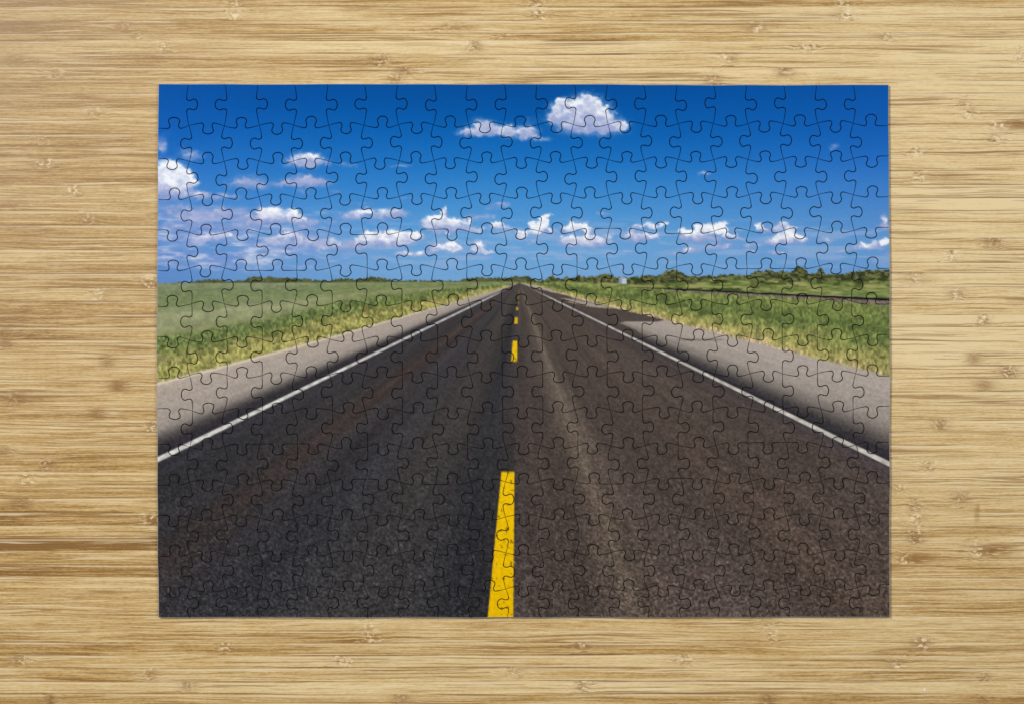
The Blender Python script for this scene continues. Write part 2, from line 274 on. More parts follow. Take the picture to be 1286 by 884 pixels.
    # edge lines
    for sg, k in ((-1, .4868), (1, .4882)):
        yl = VY + k * np.abs(x - VX)
        wl = np.interp(np.abs(x - VX), [0, 30, 130, 290, 460], [.5, .8, 1.35, 2.3, 3.3])
        wear = .86 + .26 * (fbm(x / 6, y / 5, 99, 3) - .5) * 2
        m = sstep(wl + 1.0, wl - 1.0, np.abs(y - yl)) * (np.sign(x - VX) == sg) * sstep(4, 40, np.abs(x - VX)) * np.clip(wear, .55, 1)
        col = np.array([222., 220., 215.]) if sg < 0 else np.array([208., 202., 192.])
        s = mix(s, np.broadcast_to(col, s.shape), m)
    # yellow dashes
    xl = np.interp(y, [356, 372, 399, 407, 428, 454, 592, 775], [652.2, 650.4, 646.6, 645.8, 644.0, 642.0, 629.8, 612.6])
    xr = np.interp(y, [356, 372, 399, 407, 428, 454, 592, 775], [652.8, 651.8, 650.2, 650.0, 649.8, 649.4, 646.0, 644.6])
    ym = np.zeros(x.shape)
    for (a0, b0, f, al) in ((592, 790, 1.6, 1), (428.3, 453.8, 1.0, 1), (398.8, 407, .8, .97), (386.2, 389.9, .7, .9), (379.2, 382.2, .7, .75), (372, 376, .9, .5), (364, 370, 1, .4)):
        ym = np.maximum(ym, sstep(a0 - f, a0 + f, y) * sstep(b0 + f, b0 - f, y) * al)
    ym = ym * sstep(-.9, .9, x - xl) * sstep(-.9, .9, xr - x)
    yc = curve(y, [(360, (170, 140, 40)), (400, (214, 176, 22)), (450, (226, 186, 14)), (600, (230, 186, 8)), (775, (226, 180, 4))]) * (1 + (grain * .09)[..., None])
    yc = yc * (1 - .35 * sstep(.80, .92, vn(x / 3, y / 3, 101)) [..., None])
    s = mix(s, yc, ym)
    # the pale grain bin by the trees and a red marker post
    bx = sstep(5.0, 4.2, np.abs(x - 782)) * sstep(350.0, 351.0, y) * sstep(357.6, 356.6, y)
    roof = sstep(.5, -.5, np.abs(x - 782) * .5 - (y - 347.6)) * sstep(351.2, 350.4, y) * sstep(347.2, 348, y)
    s = mix(s, mix(np.broadcast_to(np.array([132., 150., 178.]), s.shape), np.broadcast_to(np.array([184., 196., 212.]), s.shape), sstep(779.5, 782.5, x)), bx * .95)
    s = mix(s, np.broadcast_to(np.array([150., 164., 188.]), s.shape), roof * .9)
    po = sstep(.9, .3, np.abs(x - 461)) * sstep(381.5, 383, y) * sstep(395.5, 394, y)
    s = mix(s, np.broadcast_to(np.array([170., 104., 62.]), s.shape), po * .6)
    s = s * (1 + ((vn(x / 1.4, y / 1.4, 111) - .5) * .035)[..., None])
    return lin(np.clip(s, 3, 252)), cov


# ------------------------------------------------------------------ cut pattern
NC, NR = 21, 15
ALT = lambda first, n: [first if i % 2 == 0 else -first for i in range(n)]
def hs(t): return [1 if ch == 'D' else -1 for ch in t.split()]
def vs(t): return [1 if ch == 'R' else -1 for ch in t.split()]
D, R = 1, 1
HT = {1: ALT(-1, 21), 2: ALT(1, 21), 3: ALT(-1, 21),
      4: hs('D U D U D U U D D U D U D D U U D U D U D'),
      5: hs('U D U U U D U D U D U D U D U D U U U D U'),
      6: ALT(-1, 21), 7: ALT(1, 21), 8: ALT(-1, 21), 9: ALT(1, 21),
      10: hs('D U D D D U D U D U D U D U D U D D D U D'),
      11: hs('U D U D U D D U U D U D U U D D U D U D U'),
      12: ALT(1, 21), 13: ALT(-1, 21), 14: ALT(1, 21)}
VT = {0: ALT(1, 20), 1: ALT(-1, 20), 2: ALT(1, 20), 3: ALT(-1, 20), 4: ALT(1, 20),
      5: vs('L R L L L L L R R R L L L R R R R R L R'),
      6: vs('L L L R L R L L L R L R R R L R L R R R'),
      7: vs('R L L L R L L L R R L L R R R L R R R L'),
      8: vs('L L L R L R L L L R L R R R L R L R R R'),
      9: vs('L R L L L L L R R R L L L R R R R R L R'),
      10: ALT(1, 20), 11: ALT(-1, 20), 12: ALT(1, 20), 13: ALT(-1, 20), 14: ALT(1, 20)}
DISP = 3.05


def grid(c, r):
    """undisplaced crossing of column line c and row line r (plan units)"""
    if 0 < c < NC: fx = (c - 1) / 19.0
    else: fx = None
    if 0 < r < NR: fy = (r - 1) / 13.0
    else: fy = 0 if r == 0 else 1
    tl = (237.6, 158.4); tr = (1071.0, 155.2); bl = (238.4, 739.6); br = (1077.0, 737.4)
    yl = tl[1] + (bl[1] - tl[1]) * fy; yr = tr[1] + (br[1] - tr[1]) * fy
    if r == 0: yl, yr = 105.8, 106.8
    if r == NR: yl, yr = 774.9, 774.6
    fxx = fx if fx is not None else (-.05 if c == 0 else 1.055)
    xl = tl[0] + (bl[0] - tl[0]) * fy; xr = tr[0] + (br[0] - tr[0]) * fy
    x = xl + (xr - xl) * fxx
    y = yl + (yr - yl) * fxx
    if c == 0: x = 197.0 + 2.0 * (abs(r / NR - .5) * 2) ** 2
    if c == NC: x = 1117.7 - 1.6 * max(0, (.45 - r / NR) / .45) ** 1.5
    return x, y


CROSS = {}
for c in range(NC + 1):
    for r in range(NR + 1):
        x, y = grid(c, r)
        if 0 < r < NR:
            a = HT[r][c - 1] if c > 0 else HT[r][c]
            b = HT[r][c] if c < NC else HT[r][c - 1]
            y += -DISP * (a + b) / 2
        if 0 < c < NC:
            a = VT[r - 1][c - 1] if r > 0 else VT[r][c - 1]
            b = VT[r][c - 1] if r < NR else VT[r - 1][c - 1]
            x += -DISP * (a + b) / 2 * (.35 if r in (0, NR) else 1)
        CROSS[c, r] = (x + rng.uniform(-.5, .5) * (0 < c < NC), y + rng.uniform(-.5, .5) * (0 < r < NR))
for c in (16, 17, 18):
    for k, dyy in ((c, .5),):
        x, y = CROSS[c, 0]; CROSS[c, 0] = (x, y + dyy)


for c in range(1, NC):
    for r in (0, NR):
        x, y = CROSS[c, r]; CROSS[c, r] = (x, y + rng.uniform(-.45, .45))
for r in range(1, NR):
    for c in (0, NC):
        x, y = CROSS[c, r]; CROSS[c, r] = (x + rng.uniform(-.45, .45), y)


def catmull(pts, n):
    out = []
    P = [pts[0]] + pts + [pts[-1]]
    for i in range(1, len(P) - 2):
        p0, p1, p2, p3 = P[i - 1], P[i], P[i + 1], P[i + 2]
        for k in range(n):
            t = k / n
            out.append(tuple(.5 * ((2 * p1[j]) + (-p0[j] + p2[j]) * t + (2 * p0[j] - 5 * p1[j] + 4 * p2[j] - p3[j]) * t * t + (-p0[j] + 3 * p1[j] - 3 * p2[j] + p3[j]) * t ** 3) for j in range(2)))
    out.append(pts[-1])
    return out


def cut(A, B, sgn, base):
    """cut line from A to B; base = undisplaced ends; returns [(x, y, gap weight)]"""
    (ax, ay), (bx, by) = base
    L = math.hypot(bx - ax, by - ay); ex, ey = (bx - ax) / L, (by - ay) / L
    horizontal = abs(ex) > abs(ey)
    nx, ny = ((0, 1) if horizontal else (1, 0))
    nx, ny = nx * sgn, ny * sgn
    c = L / 2 + rng.uniform(-1.6, 1.6)
    k = rng.uniform(.95, 1.06); h = rng.uniform(13.2, 14.4); sk = rng.uniform(-.7, .7)
    d = -DISP
    prof = [(-8.2 * k, d - .25), (-6.3 * k, d + .45), (-5.2 * k, d + 2.6), (-5.5 * k + sk * .4, d + 5.2), (-6.6 * k + sk * .7, d + 8.2), (-6.0 * k + sk, d + 11.0), (-3.4 * k + sk, d + h - .7), (sk, d + h),
            (3.4 * k + sk, d + h - .7), (6.0 * k + sk, d + 11.0), (6.6 * k + sk * .7, d + 8.2), (5.5 * k + sk * .4, d + 5.2), (5.2 * k, d + 2.6), (6.3 * k, d + .45), (8.2 * k, d - .25)]
    pts = [(ax + ex * (c + t) + nx * n, ay + ey * (c + t) + ny * n) for t, n in prof]
    mid = catmull(pts, 3)
    out = []
    def line(p, q, n, w0, w1, bow):
        for i in range(n):
            t = i / n
            b = bow * math.sin(math.pi * t)
            out.append((p[0] + (q[0] - p[0]) * t + nx * b, p[1] + (q[1] - p[1]) * t + ny * b, w0 + (w1 - w0) * t))
    line(A, mid[0], 9, 0, .7, -.25)
    for p in mid[:-1]: out.append((p[0], p[1], 1.0))
    line(mid[-1], B, 9, .7, 0, -.25)
    return out


def straight(A, B, n=20):
    return [(A[0] + (B[0] - A[0]) * i / n, A[1] + (B[1] - A[1]) * i / n, -1) for i in range(n)]


HE, VE = {}, {}
for r in range(NR + 1):
    for c in range(NC):
        A, B = CROSS[c, r], CROSS[c + 1, r]
        HE[c, r] = straight(A, B) if r in (0, NR) else cut(A, B, HT[r][c], (grid(c, r), grid(c + 1, r)))
for c in range(NC + 1):
    for r in range(NR):
        A, B = CROSS[c, r], CROSS[c, r + 1]
        VE[c, r] = straight(A, B) if c in (0, NC) else cut(A, B, VT[r][c - 1], (grid(c, r), grid(c, r + 1)))


def rev(path, B):
    """the same path walked from its far end B back to (not including) its start"""
    q = [(B[0], B[1], path[0][2] if path[0][2] < 0 else 0)] + path[:0:-1]
    return q


# ------------------------------------------------------------------ materials
def nodes_of(name):
    m = bpy.data.materials.new(name); m.use_nodes = True
    nt = m.node_tree
    return m, nt, nt.nodes['Principled BSDF']


class G:
    """small helper for node graphs"""
    def __init__(s, nt): s.nt = nt
    def new(s, t, **kw):
        n = s.nt.nodes.new(t)
        for k, v in kw.items(): setattr(n, k, v)
        return n
    def put(s, sock, v):
        if isinstance(v, bpy.types.NodeSocket): s.nt.links.new(v, sock)
        else: sock.default_value = v
    def m(s, op, a, b=0.0, c=0.0, clamp=False):
        n = s.new('ShaderNodeMath', operation=op); n.use_clamp = clamp
        for i, v in enumerate((a, b, c)): s.put(n.inputs[i], v)
        return n.outputs[0]
    def attr(s, name): return s.new('ShaderNodeAttribute', attribute_name=name)
    def xyz(s, x, y, z):
        n = s.new('ShaderNodeCombineXYZ')
        for i, v in enumerate((x, y, z)): s.put(n.inputs[i], v)
        return n.outputs[0]
    def noise(s, vec, scale, detail=2.0, rough=.5):
        n = s.new('ShaderNodeTexNoise'); s.put(n.inputs['Vector'], vec); n.inputs['Scale'].default_value = scale
        n.inputs['Detail'].default_value = detail; n.inputs['Roughness'].default_value = rough
        return n.outputs['Fac']
    def step(s, v, a, b):
        n = s.new('ShaderNodeMapRange', interpolation_type='SMOOTHSTEP'); s.put(n.inputs['Value'], v)
        n.inputs['From Min'].default_value = a; n.inputs['From Max'].default_value = b
        return n.outputs[0]
    def mixc(s, f, a, b, blend='MIX'):
        n = s.new('ShaderNodeMix', data_type='RGBA', blend_type=blend); s.put(n.inputs['Factor'], f)
        for k, v in ((6, a), (7, b)):
            if isinstance(v, tuple): v = tuple(v) + (1,) if len(v) == 3 else v
            s.put(n.inputs[k], v)
        return n.outputs[2]


def srgb(r, g, b): return tuple(float(v) for v in lin((r, g, b)))


# printed face: the ink layer carries the picture, a satin laminate with a faint linen texture
mat_print, nt, bs = nodes_of('printed_paper'); g = G(nt)
ink = g.attr('ink').outputs['Color']
geo = g.new('ShaderNodeNewGeometry').outputs['Position']
fine = g.noise(geo, 5200, 2.0, .6)
gain = g.m('MULTIPLY_ADD', fine, .12, .94)
col = g.mixc(1.0, ink, g.xyz(gain, gain, gain), 'MULTIPLY')
g.put(bs.inputs['Base Color'], col)
bs.inputs['Roughness'].default_value = .6
bs.inputs['Specular IOR Level'].default_value = .02
bmp = g.new('ShaderNodeBump'); bmp.inputs['Strength'].default_value = .05; bmp.inputs['Distance'].default_value = .0002
g.put(bmp.inputs['Height'], g.noise(geo, 1500, 2.0, .6)); nt.links.new(bmp.outputs[0], bs.inputs['Normal'])

# grey pulp of the cut sides, coloured darker to put shade in the gaps
mat_core, nt, bs = nodes_of('grey_board'); g = G(nt)
geo = g.new('ShaderNodeNewGeometry').outputs['Position']
g.put(bs.inputs['Base Color'], g.mixc(g.noise(geo, 3000, 3.0), srgb(34, 33, 32), srgb(50, 48, 46)))
bs.inputs['Roughness'].default_value = .9

# ------------------------------------------------------------------ puzzle pieces
STEP = 1.25
ORD = ['first', 'second', 'third', 'fourth', 'fifth', 'sixth', 'seventh', 'eighth', 'ninth', 'tenth', 'eleventh', 'twelfth', 'thirteenth', 'fourteenth', 'fifteenth', 'sixteenth', 'seventeenth', 'eighteenth', 'nineteenth', 'twentieth']


def offset(P, dist):
    """move a clockwise-in-plan closed outline inwards by dist (per vertex)"""
    nxt = np.roll(P, -1, 0); prv = np.roll(P, 1, 0)
    a = P - prv; b = nxt - P
    a /= np.linalg.norm(a, axis=1, keepdims=True) + 1e-9; b /= np.linalg.norm(b, axis=1, keepdims=True) + 1e-9
    na = np.stack([-a[:, 1], a[:, 0]], 1); nb = np.stack([-b[:, 1], b[:, 0]], 1)
    n = na + nb; n /= np.linalg.norm(n, axis=1, keepdims=True) + 1e-9
    k = 1 / np.clip((n * na).sum(1), .6, 1)
    return P + n * (dist * k)[:, None]


def inside_poly(px, py, P):
    ins = np.zeros(px.shape, bool); X, Y = P[:, 0], P[:, 1]
    for k in range(len(P)):
        xa, ya, xb, yb = X[k], Y[k], X[k - 1], Y[k - 1]
        if ya == yb: continue
        ins ^= ((ya > py) != (yb > py)) & (px < (xb - xa) * (py - ya) / (yb - ya) + xa)
    return ins


def describe(c, r, x, y, ink_s, cov):
    """what the piece shows, from its own printed face"""
    rr, gg, bb = ink_s[:, 0], ink_s[:, 1], ink_s[:, 2]
    yellow = ((rr > 150) & (gg > 110) & (bb < 90) & (y > 356) & (np.abs(x - 640) < 45)).mean()
    d = y - VY; u = (x - VX) / np.maximum(d, 1)
    on = (d > 3)
    white = (on & (np.abs(np.abs(u) - 2.052) < .09)).mean()
    cv = cov[y < 352].mean() if (y < 352).any() else 0
    sky = (y < 350).mean()
    grass = (on & ((u < -3.45) | (u > 3.95)) & (y > 362)).mean()
    should = (on & (((u > -3.5) & (u < -2.25)) | ((u < 3.95) & (u > 2.25)))).mean()
    side = 'left' if x.mean() < VX else 'right'
    if sky > .93:
        tone = 'deep' if r < 2 else ('bright' if r < 4 else 'pale')
        if cv < .012: return f'plain {tone} blue sky piece'
        if cv < .10: return f'{tone} blue sky piece with a wisp of cloud'
        if cv < .32: return f'{tone} blue sky piece with some cloud'
        if cv < .6: return 'half cloudy blue sky piece'
        return 'mostly white and grey cloud piece'
    if sky > .05:
        if abs(x.mean() - VX) < 30: return 'horizon piece where the road vanishes'
        if c == 13: return 'horizon piece with a small grain bin'
        return 'horizon piece with trees under blue sky' if x.mean() > 700 else 'horizon piece with distant trees'
    if yellow > .12: return 'dark asphalt piece crossed by broad yellow line'
    if yellow > .004: return 'dark asphalt piece with some yellow line'
    if white > .03 and should > .2: return 'white road line and pale shoulder piece'
    if white > .03: return 'asphalt piece crossed by white edge line'
    if grass > .8 and side == 'right' and y.mean() < 392: return 'green grass piece with dark railway track'
    if grass > .8: return 'green grass piece'
    if grass > .04: return 'piece half grass and half grey shoulder'
    if should > .5: return 'pale grey road shoulder piece'
    if should > .05: return 'dark asphalt piece beside the grey shoulder'
    if x.mean() < VX: return 'bluish dark asphalt piece'
    return 'brownish dark asphalt piece'


pieces = []
allx, ally = [], []
for r in range(NR):
    for c in range(NC):
        loop = (HE[c, r] + VE[c + 1, r] + rev(HE[c, r + 1], CROSS[c + 1, r + 1]) + rev(VE[c, r], CROSS[c, r + 1]))
        P = np.array([(p[0], p[1]) for p in loop]); W = np.array([p[2] for p in loop])
        keep = np.linalg.norm(P - np.roll(P, 1, 0), axis=1) > .02
        P, W = P[keep], W[keep]
        border = W < 0
        gap = np.where(border, 0.0, .25 + .31 * np.clip(W, 0, 1))
        outer = offset(P, gap)
        bev = np.where(border, .75, .32)
        foot = offset(P, np.where(border, 0.0, .012))
        inner = offset(outer, bev)
        x0, x1 = inner[:, 0].min(), inner[:, 0].max(); y0, y1 = inner[:, 1].min(), inner[:, 1].max()
        gx, gy = np.meshgrid(np.arange(math.ceil(x0 / STEP), x1 / STEP) * STEP, np.arange(math.ceil(y0 / STEP), y1 / STEP) * STEP)
        gx, gy = gx.ravel(), gy.ravel()
        ok = inside_poly(gx, gy, inner); gx, gy = gx[ok], gy[ok]
        dd = np.min((gx[:, None] - inner[None, :, 0]) ** 2 + (gy[:, None] - inner[None, :, 1]) ** 2, 1)
        ok = dd > .45 ** 2; gx, gy = gx[ok], gy[ok]
        n = len(inner)
        pts = np.concatenate([inner, np.stack([gx, gy], 1)])
        res = delaunay_2d_cdt([Vector((p[0], -p[1])) for p in pts], [], [list(range(n))[::-1]], 1, 1e-5)
        ov, tris, orig = res[0], res[2], res[3]
        where = {}
        for i, o in enumerate(orig):
            for q in o: where[q] = i
        tv = np.array([(v[0], -v[1]) for v in ov])
        pieces.append((c, r, tv, tris, [where[i] for i in range(n)], outer, foot, bev, border))
        allx.append(np.concatenate([tv[:, 0], outer[:, 0]])); ally.append(np.concatenate([tv[:, 1], outer[:, 1]]))

cuts = np.cumsum([0] + [len(a) for a in allx])
INK, COV = paint(np.concatenate(allx), np.concatenate(ally))
PAPER = lin((178, 180, 186))

for k, (c, r, tv, tris, ring, outer, foot, bev, border) in enumerate(pieces):
    ink = INK[cuts[k]:cuts[k + 1]].copy(); cov = COV[cuts[k]:cuts[k + 1]]
    nt_, n = len(tv), len(outer)
    mx, my = outer[:, 0].mean(), outer[:, 1].mean()
    tilt = (rng.uniform(-1, 1) * .000022, rng.uniform(-1, 1) * .000022); lift = rng.uniform(-.00004, .00004)
    def place(Q, z):
        q = np.empty((len(Q), 3)); q[:, 0] = (Q[:, 0] - mx) * MM; q[:, 1] = (my - Q[:, 1]) * MM; q[:, 2] = z
        return q
    top = place(tv, THICK + lift); top[:, 2] += (tv[:, 0] - mx) / 22 * tilt[0] + (tv[:, 1] - my) / 22 * tilt[1]
    rim = place(outer, 0); rim[:, 2] = THICK + lift - bev * MM * .75 + (outer[:, 0] - mx) / 22 * tilt[0] + (outer[:, 1] - my) / 22 * tilt[1]
    bot = place(foot, 0.0)
    V = np.concatenate([top, rim, bot])
    faces = [tuple(t) for t in tris]; nf = len(faces)
    for i in range(n):
        j = (i + 1) % n
        faces.append((ring[i], nt_ + i, nt_ + j, ring[j]))
    for i in range(n):
        j = (i + 1) % n
        faces.append((nt_ + i, nt_ + n + i, nt_ + n + j, nt_ + j))
    faces.append(tuple(nt_ + n + i for i in range(n)))
    me = bpy.data.meshes.new('puzzle_piece')
    me.from_pydata([tuple(v) for v in V], [], faces)
    colr = np.ones((len(V), 4)); colr[:nt_ + n, :3] = ink
    rimc = colr[nt_:nt_ + n]
    rimc[border, :3] = PAPER
    colr[nt_ + n:, :3] = PAPER
    at = me.color_attributes.new('ink', 'FLOAT_COLOR', 'POINT')
    at.data.foreach_set('color', colr.astype(np.float32).ravel())
    me.materials.append(mat_print); me.materials.append(mat_core)
    mi = np.zeros(len(faces), dtype=np.int32); mi[nf + n:] = 1
    me.polygons.foreach_set('material_index', mi)
    me.update()
    o = bpy.data.objects.new('puzzle_piece', me)
    sc.collection.objects.link(o)
    o.location = (wx(mx), wy(my), 0)
    sv = np.clip(ink, 0, 1) ** (1 / 2.2) * 255
    what = describe(c, r, np.concatenate([tv[:, 0], outer[:, 0]]), np.concatenate([tv[:, 1], outer[:, 1]]), sv, cov)
    row = 'top row' if r == 0 else ('bottom row' if r == NR - 1 else ORD[r] + ' row')
    if c == 0: pos = f'at left end of {row}'
    elif c == NC - 1: pos = f'at right end of {row}'
    else: pos = f'{ORD[c]} from left in {row}'
    o['label'] = f'{what}, {pos}'
    o['category'] = 'puzzle piece'
    o['group'] = 'interlocked pieces of the road jigsaw puzzle'

# ------------------------------------------------------------------ bamboo tabletop
BND = [8, 25, 41, 50, 67, 84, 100, 117, 134, 150, 168, 183, 199, 214, 232, 248, 265, 283, 299, 314.5, 329, 343, 361, 378, 395, 410, 427, 443.5, 460, 475, 491.6, 510, 527, 542, 558, 575, 592, 609, 625, 643, 660, 675, 691, 709, 725, 741.6, 758, 774, 791, 807, 823, 839, 856, 872]
up = []; yv = 8
for i in range(40): yv -= 16.5 + rng.uniform(-1, 1); up.append(yv)
dn = []; yv = 872
for i in range(40): yv += 16.5 + rng.uniform(-1, 1); dn.append(yv)
BND = up[::-1] + BND + dn
# wood tone of single strips with some painted side-to-side light falloff (index by the strip's upper border): left end, centre, right end of the photo; 0 neutral, + darker
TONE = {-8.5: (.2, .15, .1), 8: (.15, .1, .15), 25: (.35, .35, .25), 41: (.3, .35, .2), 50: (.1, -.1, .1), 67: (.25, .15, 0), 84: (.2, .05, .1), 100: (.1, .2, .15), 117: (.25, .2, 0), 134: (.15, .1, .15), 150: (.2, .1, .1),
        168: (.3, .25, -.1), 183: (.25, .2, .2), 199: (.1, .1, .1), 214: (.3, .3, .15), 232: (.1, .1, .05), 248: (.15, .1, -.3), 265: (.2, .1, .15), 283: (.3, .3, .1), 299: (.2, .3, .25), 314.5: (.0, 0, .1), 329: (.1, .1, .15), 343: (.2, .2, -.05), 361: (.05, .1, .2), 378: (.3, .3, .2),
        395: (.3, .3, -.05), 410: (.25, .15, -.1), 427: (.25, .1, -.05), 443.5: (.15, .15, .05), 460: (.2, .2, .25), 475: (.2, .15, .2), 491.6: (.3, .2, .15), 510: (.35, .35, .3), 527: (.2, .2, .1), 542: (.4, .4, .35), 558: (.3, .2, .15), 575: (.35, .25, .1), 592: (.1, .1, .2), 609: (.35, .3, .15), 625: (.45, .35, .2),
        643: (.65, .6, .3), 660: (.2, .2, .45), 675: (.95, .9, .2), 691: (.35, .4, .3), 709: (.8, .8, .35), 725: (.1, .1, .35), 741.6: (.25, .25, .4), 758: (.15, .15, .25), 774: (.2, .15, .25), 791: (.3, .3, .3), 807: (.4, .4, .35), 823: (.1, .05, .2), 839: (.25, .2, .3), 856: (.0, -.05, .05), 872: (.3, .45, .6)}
# nodes of the cane: x, y, pale squiggle, dark stain, stain offset (+ to the right), stain width, stir of the fibres
KNOTS = [(1229, 641, 0, .75, 0, 2.2, 0), (1228.5, 648, 0, .7, 0, 2.4, 0), (293, 3, .6, .2, 8, 20, 1), (293, 20, .9, .1, 5, 16, 1.2), (158, 36, .4, .5, -6, 14, 1), (172, 47, .5, .4, 0, 10, .6), (205, 58, .9, .05, 0, 14, 1), (18, 74, .1, .7, 0, 20, 1), (68, 98, .7, .25, 4, 16, 1.2),
         (674, 3, .9, .35, -4, 12, 1.2), (677, 20, 1, .4, -3, 10, 1.3), (567, 32, .4, .3, 6, 16, 1), (630, 44, .6, .2, 0, 10, .8), (591, 57, .9, .7, 6, 10, 1.3), (479, 75, .7, .6, -4, 12, 1.2), (512, 87, .3, .8, -6, 12, 1), (497, 101, .7, .6, 0, 10, 1),
         (1061, 5, 1, .25, -6, 14, 1.2), (1066, 20, 1, .3, -8, 16, 1.4), (953, 35, .7, .45, -6, 20, 1), (1116, 45, .8, .4, -6, 12, 1), (1018, 57, .8, .15, -14, 16, 1), (912, 72, 1, .5, 8, 8, .6), (982, 88, .4, .9, 4, 12, 1), (896, 101, .7, .6, 0, 12, .8),
         (1282, 67, .8, .2, 0, 8, 1), (1214, 132, .6, .45, -2, 8, .7), (1217, 142, .8, .1, 0, 10, .8), (1257, 156, 1, .85, 24, 22, 1.2), (1254, 172, .6, .35, -4, 10, 1), (1152, 188, .9, .2, 6, 16, 1.2), (1155, 221, 1, .35, 30, 30, .7), (1250, 302, .6, .75, -2, 12, 1), (1195, 319, 1, .25, 0, 8, 1),
         (1150, 350, .7, .4, 0, 22, 1.1), (1203, 368, .8, .6, 0, 12, .8), (1236, 401, 1, .55, 2, 8, 1.1), (1220, 450, .15, .7, 4, 12, .6), (1268, 466, .9, .75, 0, 12, .8), (1235, 484, .1, .75, 2, 14, .7), (1182, 532, .6, .8, 0, 11, .9),
         (1167, 586, .8, .45, 0, 7, .7), (1133, 612, 1, .3, -4, 10, 1), (1207, 625, .4, .6, 0, 12, 1), (1151, 638, .7, .55, 0, 10, 1), (1150, 652, .9, .3, 8, 10, 1.1), (1150, 666, .9, .25, -6, 10, 1), (1149, 676, .7, .9, 2, 10, .8), (1229, 691, .9, 1, 20, 26, 1.1), (1138, 704, .8, .95, 14, 22, 1),
         (965, 781, .7, .2, 0, 14, 1), (970, 794, .8, .15, 0, 12, 1), (1158, 808, 1, .65, 0, 13, .7), (862, 827, 1, .2, -6, 16, 1.3), (1130, 838, .9, .45, -4, 12, 1.1), (1238, 855, .7, .6, 0, 10, 1), (966, 880, .2, 1, 0, 12, .9), (1236, 883, .3, .8, 0, 6, .8),
         (463, 787, .8, .1, 0, 12, 1), (466, 800, .9, .1, 0, 10, 1), (731, 810, .7, .7, -2, 12, .9), (434, 831, .9, .1, 6, 14, 1.2), (643, 843, .6, .35, 4, 14, 1.3), (733, 861, .8, .55, -2, 8, .9), (503, 877, .4, .7, 0, 14, 1), (281, 812, .8, .35, 4, 12, 1), (26, 828, .7, .5, -6, 12, 1.1), (186, 846, .6, .45, 2, 9, .8), (236, 860, .5, .75, 0, 11, .9), (62, 880, .2, 1, 0, 7, .8), (425, 826, .8, .3, -4, 8, 1),
         (118, 138, .5, .3, 0, 12, 1.2), (52, 176, .6, .15, 0, 10, 1), (55, 205, .9, .25, -6, 10, 1), (90, 237, .9, .2, 4, 12, 1.3), (108, 274, .5, .35, 0, 12, 1), (12, 256, .1, .5, 0, 16, 1), (187, 357, 1, .5, -4, 9, 1.2), (122, 370, .6, .35, 10, 14, .9), (134, 453, .05, .7, 0, 12, .5), (147, 485, .05, 1, 0, 13, .6), (15, 500, .3, .9, 2, 16, 1), (121, 519, .1, .85, 0, 13, .6), (190, 536, .7, .6, 0, 8, 1),
         (55, 585, .5, .8, 4, 12, 1), (32, 603, 1, .05, 0, 8, .8), (24, 632, .2, .85, 0, 16, 1), (188, 653, .9, .6, 0, 10, 1.1), (5, 430, .1, .8, 0, 12, .8), (3, 418, .1, .6, 0, 10, .6), (2, 565, .1, .6, 0, 10, .6), (185, 44, .2, .2, 0, 30, .6)]
kr = random.Random(3)
for b0, b1 in zip(BND[:-1], BND[1:]):                                  # the cane goes on outside the photo
    for q in range(-3, 6):
        if q in (0, 1) and -10 < b0 < 884: continue
        KNOTS.append((q * 640 + kr.uniform(0, 640) if q not in (0, 1) else q * 640 + kr.uniform(0, 640), (b0 + b1) / 2, kr.uniform(.3, 1), kr.uniform(.1, .8), kr.uniform(-8, 10), kr.uniform(8, 18), kr.uniform(.7, 1.3)))

